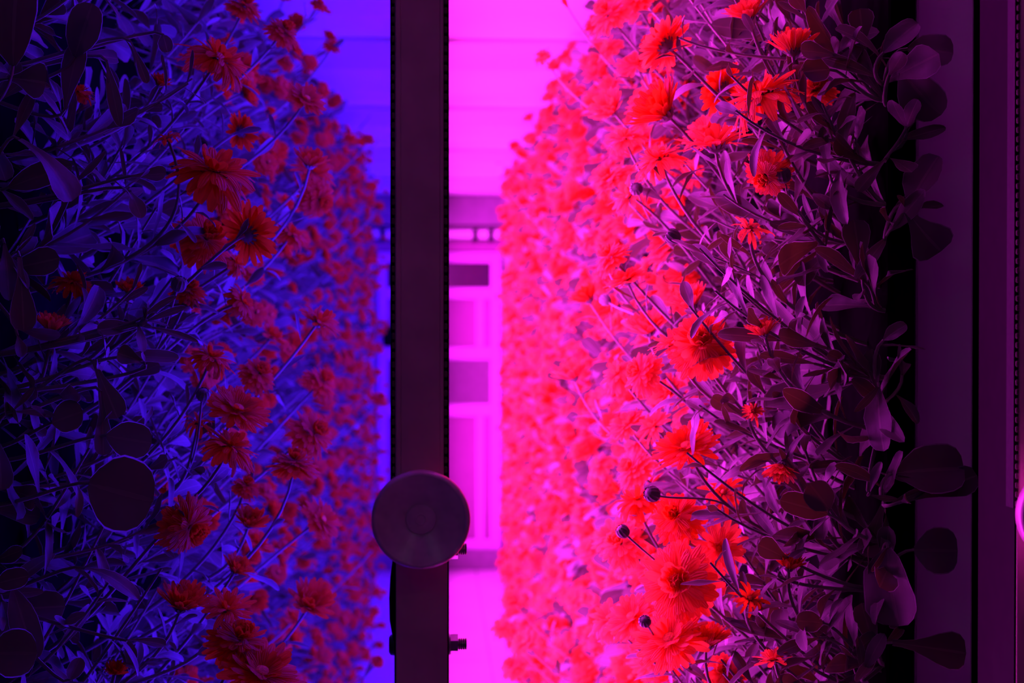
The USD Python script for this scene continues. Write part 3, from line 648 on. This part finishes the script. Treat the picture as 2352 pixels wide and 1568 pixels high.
# ---- leafy shoots with the large leaves that stand out
F_ = (0, -1, 0)
SH = [
 (1, 'leafy shoot with round dark leaf over the pale post near the top right', [(2085, 112, 2190, 122, 1.30, 1.29, 84, 'oval', (.1, -1, .3), .3), (2030, 120, 2108, 52, 1.30, 1.28, 60, 'oval', (-.5, -.8, .3), .4)], 3),
 (1, 'leafy shoot with crumpled pink oval leaf over the pale post', [(2070, 160, 2160, 265, 1.30, 1.27, 110, 'oval', (-1, -.4, .2), .4)], 3),
 (1, 'leafy shoot ending in two small pink leaves spread like wings', [(2080, 290, 2048, 230, 1.29, 1.27, 56, 'oval', (-1, -.4, .3), .2), (2082, 292, 2108, 228, 1.29, 1.27, 56, 'oval', (-1, -.35, .2), .2)], 2),
 (1, 'leafy shoot with bright pink oval leaf standing up over the pale post', [(2088, 470, 2155, 357, 1.29, 1.28, 112, 'oval', (-1, -.35, .1), .2)], 3),
 (1, 'leafy shoot with half lit rounded leaf hanging over the pale post', [(2080, 478, 2160, 578, 1.29, 1.27, 110, 'spat', (-.8, -.5, .3), .5)], 3),
 (1, 'leafy shoot with dark lobed leaf over the lower pale post', [(2060, 1085, 2215, 1075, 1.30, 1.27, 120, 'oval', (.2, -1, .4), .4), (2075, 1150, 2245, 1092, 1.28, 1.26, 70, 'spat', (.2, -1, .1), .1)], 3),
 (1, 'leafy shoot with round black leaf below the lobed leaf', [(2100, 1262, 2200, 1265, 1.30, 1.28, 110, 'oval', (.2, -1, .1), .3)], 3),
 (1, 'leafy shoot with broad violet heart-shaped leaf at the lower right', [(2040, 1258, 2062, 1438, 1.28, 1.26, 160, 'oval', (-.95, -.5, .1), .35)], 3),
 (1, 'leafy shoot with hanging pointed leaf lit violet at lower middle right', [(2018, 890, 2028, 1036, 1.29, 1.27, 86, 'oval', (-1, -.45, .1), .3), (1998, 1130, 2024, 1060, 1.29, 1.27, 26, 'lance', (-.7, -.6, .2), .3)], 3),
 (1, 'leafy shoot with long dark leaf low over the pale post', [(2050, 1475, 2220, 1500, 1.30, 1.27, 90, 'spat', (.2, -1, .3), .3), (1985, 1545, 2030, 1455, 1.28, 1.27, 40, 'lance', (-.6, -.7, .2), .5)], 3),
 (1, 'leafy shoot with a thin bright leaf sliver along the black panel edge', [(2072, 860, 2066, 790, 1.28, 1.28, 14, 'blade', (-.8, -.6, 0), .2), (2030, 780, 2082, 745, 1.29, 1.28, 36, 'oval', (-.4, -.8, .4), .3)], 3),
 (1, 'leafy shoot with big square-ended dark leaf right of the small upright flower', [(1900, 800, 1788, 770, 1.28, 1.26, 52, 'spat', (.1, -.8, .5), .1), (1870, 835, 1745, 815, 1.29, 1.28, 40, 'lance', (.1, -.7, .6), .2)], 4),
 (1, 'leafy shoot with broad dark leaves right of the upright brush-like flower', [(1905, 160, 1845, 165, 1.28, 1.27, 62, 'oval', (-.1, -1, .2), .2), (1930, 130, 1840, 115, 1.29, 1.27, 50, 'spat', (0, -1, .3), .3), (1985, 120, 1975, 20, 1.29, 1.28, 60, 'spat', (-.3, -1, .2), .3)], 4),
 (1, 'leafy shoot with long pointed dark leaf right of the curled flower', [(1985, 645, 1872, 570, 1.28, 1.26, 46, 'lance', (-.2, -.8, .6), .2), (1980, 640, 1962, 505, 1.28, 1.27, 66, 'spat', (-.3, -1, .1), .3)], 4),
 (1, 'leafy shoot with pale violet leaf above the dark foliage on the right', [(1905, 400, 1890, 290, 1.28, 1.27, 38, 'lance', (-.8, -.5, .2), .2), (1915, 300, 1855, 235, 1.29, 1.28, 34, 'lance', (-.7, -.5, .5), .5)], 4),
 (1, 'leafy shoot with large dark pointed leaves below the hanging tassel-like flower', [(1900, 1180, 1792, 1148, 1.28, 1.27, 60, 'oval', (.1, -1, .3), .2), (1905, 1170, 1860, 1110, 1.28, 1.27, 70, 'oval', (-.2, -1, .1), .2)], 4),
 (1, 'leafy shoot with rounded dark leaf above the small flat-topped flower', [(1820, 1290, 1742, 1250, 1.28, 1.27, 56, 'spat', (-.1, -1, .4), .3), (1790, 1310, 1850, 1260, 1.28, 1.27, 26, 'blade', (-.7, -.5, .5), .4)], 4),
 (1, 'leafy shoot with curved dark leaves low on the right near the bottom edge', [(1880, 1465, 1785, 1500, 1.28, 1.27, 34, 'lance', (-.1, -.8, .6), .4), (1890, 1430, 1830, 1425, 1.28, 1.27, 50, 'oval', (-.3, -.9, .3), .4), (1960, 1500, 2016, 1455, 1.28, 1.27, 40, 'lance', (-.4, -.8, .2), .4)], 4),
 (-1, 'leafy shoot with the very large round black leaf at the lower left', [(205, 1110, 352, 1150, 1.22, 1.21, 172, 'oval', (-.2, -1, .1), .15)], 3),
 (-1, 'leafy shoot with round black leaf above the very large one', [(245, 1000, 348, 1018, 1.25, 1.24, 84, 'oval', (-.2, -1, .1), .2)], 3),
 (-1, 'leafy shoot with dark upright leaf in the top left', [(172, 130, 212, 8, 1.26, 1.25, 82, 'oval', (-.1, -1, 0), .2), (150, 250, 185, 90, 1.27, 1.26, 60, 'lance', (-.2, -1, .1), .3)], 3),
 (-1, 'leafy shoot with huge blurred dark leaf in the top left corner', [(30, 150, 40, -60, 1.18, 1.17, 130, 'oval', (-.3, -1, 0), .2), (20, 180, 105, 190, 1.2, 1.2, 90, 'spat', (-.3, -1, .2), .6)], 3),
 (-1, 'leafy shoot with arching dark leaf edged in blue at the upper left', [(45, 320, 170, 455, 1.24, 1.24, 84, 'spat', (.2, -.5, .8), .9), (20, 430, 165, 380, 1.26, 1.25, 60, 'oval', (.0, -1, .1), .3)], 3),
 (-1, 'leafy shoot with blue leaves hanging at the left edge', [(10, 560, 22, 690, 1.24, 1.24, 50, 'lance', (.6, -.8, 0), .3), (45, 590, 55, 760, 1.24, 1.23, 60, 'spat', (.4, -.9, 0), .3), (40, 770, 50, 820, 1.25, 1.25, 30, 'lance', (.6, -.7, .2), .5)], 3),
 (-1, 'leafy shoot with hanging blue leaf left of centre on the left', [(232, 900, 238, 1046, 1.26, 1.25, 46, 'spat', (.5, -.9, 0), .2), (215, 830, 270, 960, 1.27, 1.26, 60, 'spat', (.4, -.9, .1), .3)], 3),
 (-1, 'leafy shoot with broad blue oval leaf at the left middle', [(120, 970, 190, 945, 1.25, 1.24, 74, 'oval', (.5, -.8, .3), .2), (30, 945, 125, 955, 1.25, 1.24, 26, 'lance', (.3, -.6, .7), .2)], 3),
 (-1, 'leafy shoot with pointed star of leaves left of the crossing stems', [(312, 748, 222, 758, 1.28, 1.27, 46, 'lance', (.2, -.8, .5), .1), (318, 745, 328, 808, 1.27, 1.24, 26, 'lance', (.5, -.8, .2), .2), (330, 740, 428, 705, 1.27, 1.26, 22, 'lance', (.1, -.8, .5), .1), (335, 748, 456, 785, 1.27, 1.26, 20, 'lance', (.2, -.7, .6), .2), (325, 730, 405, 680, 1.27, 1.26, 20, 'lance', (.1, -.8, .5), .3)], 3),
 (-1, 'leafy shoot with curved dark leaf under the left dark flowers', [(335, 835, 270, 810, 1.26, 1.25, 50, 'spat', (.1, -.9, .4), .3), (270, 820, 410, 822, 1.27, 1.26, 56, 'lance', (.2, -.6, .8), .2)], 3),
 (-1, 'leafy shoot with large pointed blue leaf at the bottom left corner', [(30, 1350, 80, 1515, 1.24, 1.23, 66, 'oval', (.4, -.9, .1), .2), (5, 1380, 20, 1460, 1.24, 1.23, 50, 'oval', (.4, -.9, .1), .2)], 3),
 (-1, 'leafy shoot with dark rounded leaf at the lower left edge', [(-10, 1340, 66, 1322, 1.22, 1.21, 50, 'oval', (-.1, -1, .3), .2), (-20, 1500, 85, 1500, 1.22, 1.21, 110, 'oval', (-.1, -1, .3), .2)], 3),
 (-1, 'leafy shoot with long curved dark leaf at the lower left', [(195, 1305, 320, 1370, 1.26, 1.25, 44, 'lance', (.2, -.5, .8), 1.0), (290, 1470, 380, 1480, 1.27, 1.26, 30, 'spat', (.1, -.6, .8), .5), (160, 1560, 185, 1510, 1.26, 1.25, 36, 'oval', (.4, -.9, .2), .2)], 3),
 (-1, 'leafy shoot with black finger-like leaves right of the top left corner', [(300, 95, 338, 190, 1.28, 1.27, 24, 'spat', (.1, -.8, .6), .4), (245, 140, 275, 290, 1.27, 1.26, 32, 'lance', (.1, -.9, .3), .4), (375, 80, 385, 120, 1.3, 1.29, 34, 'oval', (.1, -1, .1), .2)], 3),
 (-1, 'leafy shoot with rounded black leaf beside the wide drooping flower', [(300, 405, 382, 398, 1.28, 1.27, 40, 'spat', (.1, -1, .3), .1), (300, 440, 325, 500, 1.28, 1.27, 40, 'lance', (.4, -.8, .2), .4)], 3),
]
for s, lab, lv, ex in SH: leafy(s, lab, lv, ex)

# ---- filling leafy shoots near the panels, by height
def rnd_shoot(s, label, y, z, r_, n_st=3, group=None):
    clampx[:] = [s, y]; root = np.array([s * ROOTX, y, z]); t = thing('leafy_shoot', label, 'plant', root, 0, group); stems = []
    for q in range(n_st):
        e = np.array([-s * r_.uniform(.07, .2), r_.uniform(-.06, .07), r_.uniform(.02, .2)])
        if y + e[1] < 1.36: e[1] = 1.36 - y
        pts = bezier(np.zeros(3), np.array([-s * .04, 0, .0]), e * .7 + [0, 0, -.02], e, 10); stems.append(tube(pts, np.linspace(.0026, .0013, 10), 5))
        add_leaves(t, pts, s, r_, 10 if s > 0 else 8, .08, 1.0, r_.uniform(.9, 1.35))
    sub(t, 'stem', join(stems), 'stem')


for s, wd, col in ((1, 'right', 'magenta'), (-1, 'left', 'blue')):
    for row, (yy, rw) in enumerate(((1.48, 'front'), (1.62, 'second'), (1.78, 'third'))):
        n = 9 if row == 0 else 8
        for k in range(n):
            seed[0] += 1; r_ = random.Random(seed[0])
            zt = 1.74 + .04 * row; z = zt - (zt - .87) * (k + r_.uniform(-.2, .2)) / (n - 1)
            rnd_shoot(s, f'narrow-leaved {col}-lit leafy shoot in the {rw} row of the {wd} wall, {ORD[k]} from the top', yy + r_.uniform(-.03, .03), z - .05, r_, 3 if s > 0 or row else 2)

# ---- the wall plants further down the aisle: prototypes, then copies
def proto(s, nf, r_, place_it):
    """A bushy plant with its flowers, as parts in local coordinates (root at the origin); s = 1 grows to -x."""
    clampx[:] = [s, 9]; t = place_it; fol, stems = [], []
    for q in range(nf):
        e = np.array([-s * r_.uniform(.11, .18) + .06 * r_.random()**4, r_.uniform(-.11, .11), r_.uniform(-.05, .19)])
        n = unit([-s * r_.uniform(.2, .9), r_.uniform(-.75, .15), r_.uniform(.0, 1.0)])
        pts = bezier(np.zeros(3), np.array([-s * .05, 0, -.0]), e - n * .05, e, 8); stems.append(tube(pts, .0019, 4))
        kind = r_.choice(('open', 'ball', 'cup', 'reflex', 'star', 'open')); dia = r_.uniform(.044, .066) if s > 0 else r_.uniform(.040, .056)
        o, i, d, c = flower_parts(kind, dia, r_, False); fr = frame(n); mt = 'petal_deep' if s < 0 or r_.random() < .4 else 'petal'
        fp = sub(t, 'flower', place(join(o + [i]), fr, e), mt); sub(fp, 'disc', place(d, fr, e), 'disc'); fol.append(place(c, fr, e))
        for k in range(5):
            x = .25 + .6 * k / 5; b = pts[int(x * 7)]; az = 2.4 * k + q
            out = unit([r_.uniform(-1, 1), r_.uniform(-1, 1), r_.uniform(-1, 1)]); tg = unit(pts[-1] - pts[0])
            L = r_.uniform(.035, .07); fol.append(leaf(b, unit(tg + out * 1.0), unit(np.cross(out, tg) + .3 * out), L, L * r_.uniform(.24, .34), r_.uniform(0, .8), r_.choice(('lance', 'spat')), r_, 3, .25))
    for k in range(28):
        out = unit([-s * r_.uniform(.2, 1), r_.uniform(-1, 1), r_.uniform(-.6, 1)]); b = np.array([-s * r_.uniform(.0, .12), r_.uniform(-.07, .07), r_.uniform(-.03, .11)])
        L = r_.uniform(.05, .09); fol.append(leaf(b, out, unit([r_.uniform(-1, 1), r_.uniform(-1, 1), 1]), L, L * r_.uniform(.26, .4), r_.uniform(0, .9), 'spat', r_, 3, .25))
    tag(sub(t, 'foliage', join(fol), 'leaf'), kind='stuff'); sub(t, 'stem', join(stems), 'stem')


def seen(p, mg=90):
    d = p - EYE; z = d @ FWD
    return z > 0 and -mg < W / 2 + d @ RGT / z * FPX < W + mg and -mg * 1.2 < H / 2 - d @ UPV / z * FPX < H + mg * 1.2


NPROTO = 7
for s, wd, col, nf in ((1, 'right', 'magenta', 5), (-1, 'left', 'blue', 3)):
    spots = []
    gy = np.arange(1.95, 6.46, .165); gz = np.arange(.06, 2.0, .155)
    r_ = random.Random(31 + s)
    for i, y in enumerate(gy):
        for j, z in enumerate(gz):
            p = np.array([s * ROOTX, y + r_.uniform(-.04, .04), z + (.08 if i % 2 else 0) + r_.uniform(-.03, .03)])
            p = np.append(p, i)
            if p[2] < 1.99 and (seen(p[:3] + [-s * .1, 0, .06], 60 + 400 / y)): spots.append(p)
    spots.sort(key=lambda p: (p[3], -p[2]))
    near, far = spots[:98], spots[98:]
    print(wd, len(spots), len(near), near[-1][1] if near else 0)
    made = []
    for k, p in enumerate(near):
        q = k % NPROTO
        zone = 'just behind the sharp plants' if p[1] < 2.5 else 'half way down the aisle' if p[1] < 3.1 else 'well down the aisle'
        row = sum(o[3] == p[3] and o[2] > p[2] for o in near); p3 = p; p = p[:3]
        lab = f'bushy blurred calendula plant, {ORD[int(p3[3])]} column behind the sharp plants on {wd} wall, {ORD[row]} from top'
        grp = f'{wd} wall plants {zone}'
        if len(made) < NPROTO:
            t = thing('calendula_plant', lab, 'plant', p, 0, grp); proto(s, nf, random.Random(500 + q + 50 * s), t); made.append(t)
        else:
            x = thing('calendula_plant', lab, 'plant', p, r_.uniform(-14, 14), grp); x.GetReferences().AddInternalReference(made[q].GetPath()); x.SetInstanceable(True)
    pi = UsdGeom.PointInstancer.Define(stage, f'/World/calendula_bed' if s == 1 else '/World/calendula_bed_001')
    tag(pi, f'blurred mass of {"pink-red" if s == 1 else "dark red"} flowers and leaves at the far end of the {wd} wall', 'flower bed', None, 'stuff')
    pi.CreatePrototypesRel().SetTargets([t.GetPath() for t in made]) if False else None
    holder = UsdGeom.Scope.Define(stage, str(pi.GetPath()) + '/kinds'); targets = []
    for q in range(4):
        x = UsdGeom.Xform.Define(stage, f'{holder.GetPath()}/bush' + (f'_{q:03d}' if q else '')); proto(s, nf, random.Random(900 + q + 50 * s), x.GetPrim()); targets.append(x.GetPath())
    pi.CreatePrototypesRel().SetTargets(targets)
    pi.CreateProtoIndicesAttr(Vt.IntArray([k % 4 for k in range(len(far))])); pi.CreatePositionsAttr(Vt.Vec3fArray([Gf.Vec3f(*map(float, p[:3])) for p in far]))
    qs = []
    for p in far:
        a = math.radians(r_.uniform(-14, 14)) / 2; qs.append(Gf.Quath(math.cos(a), math.sin(a), 0, 0))
    pi.CreateOrientationsAttr(Vt.QuathArray(qs))
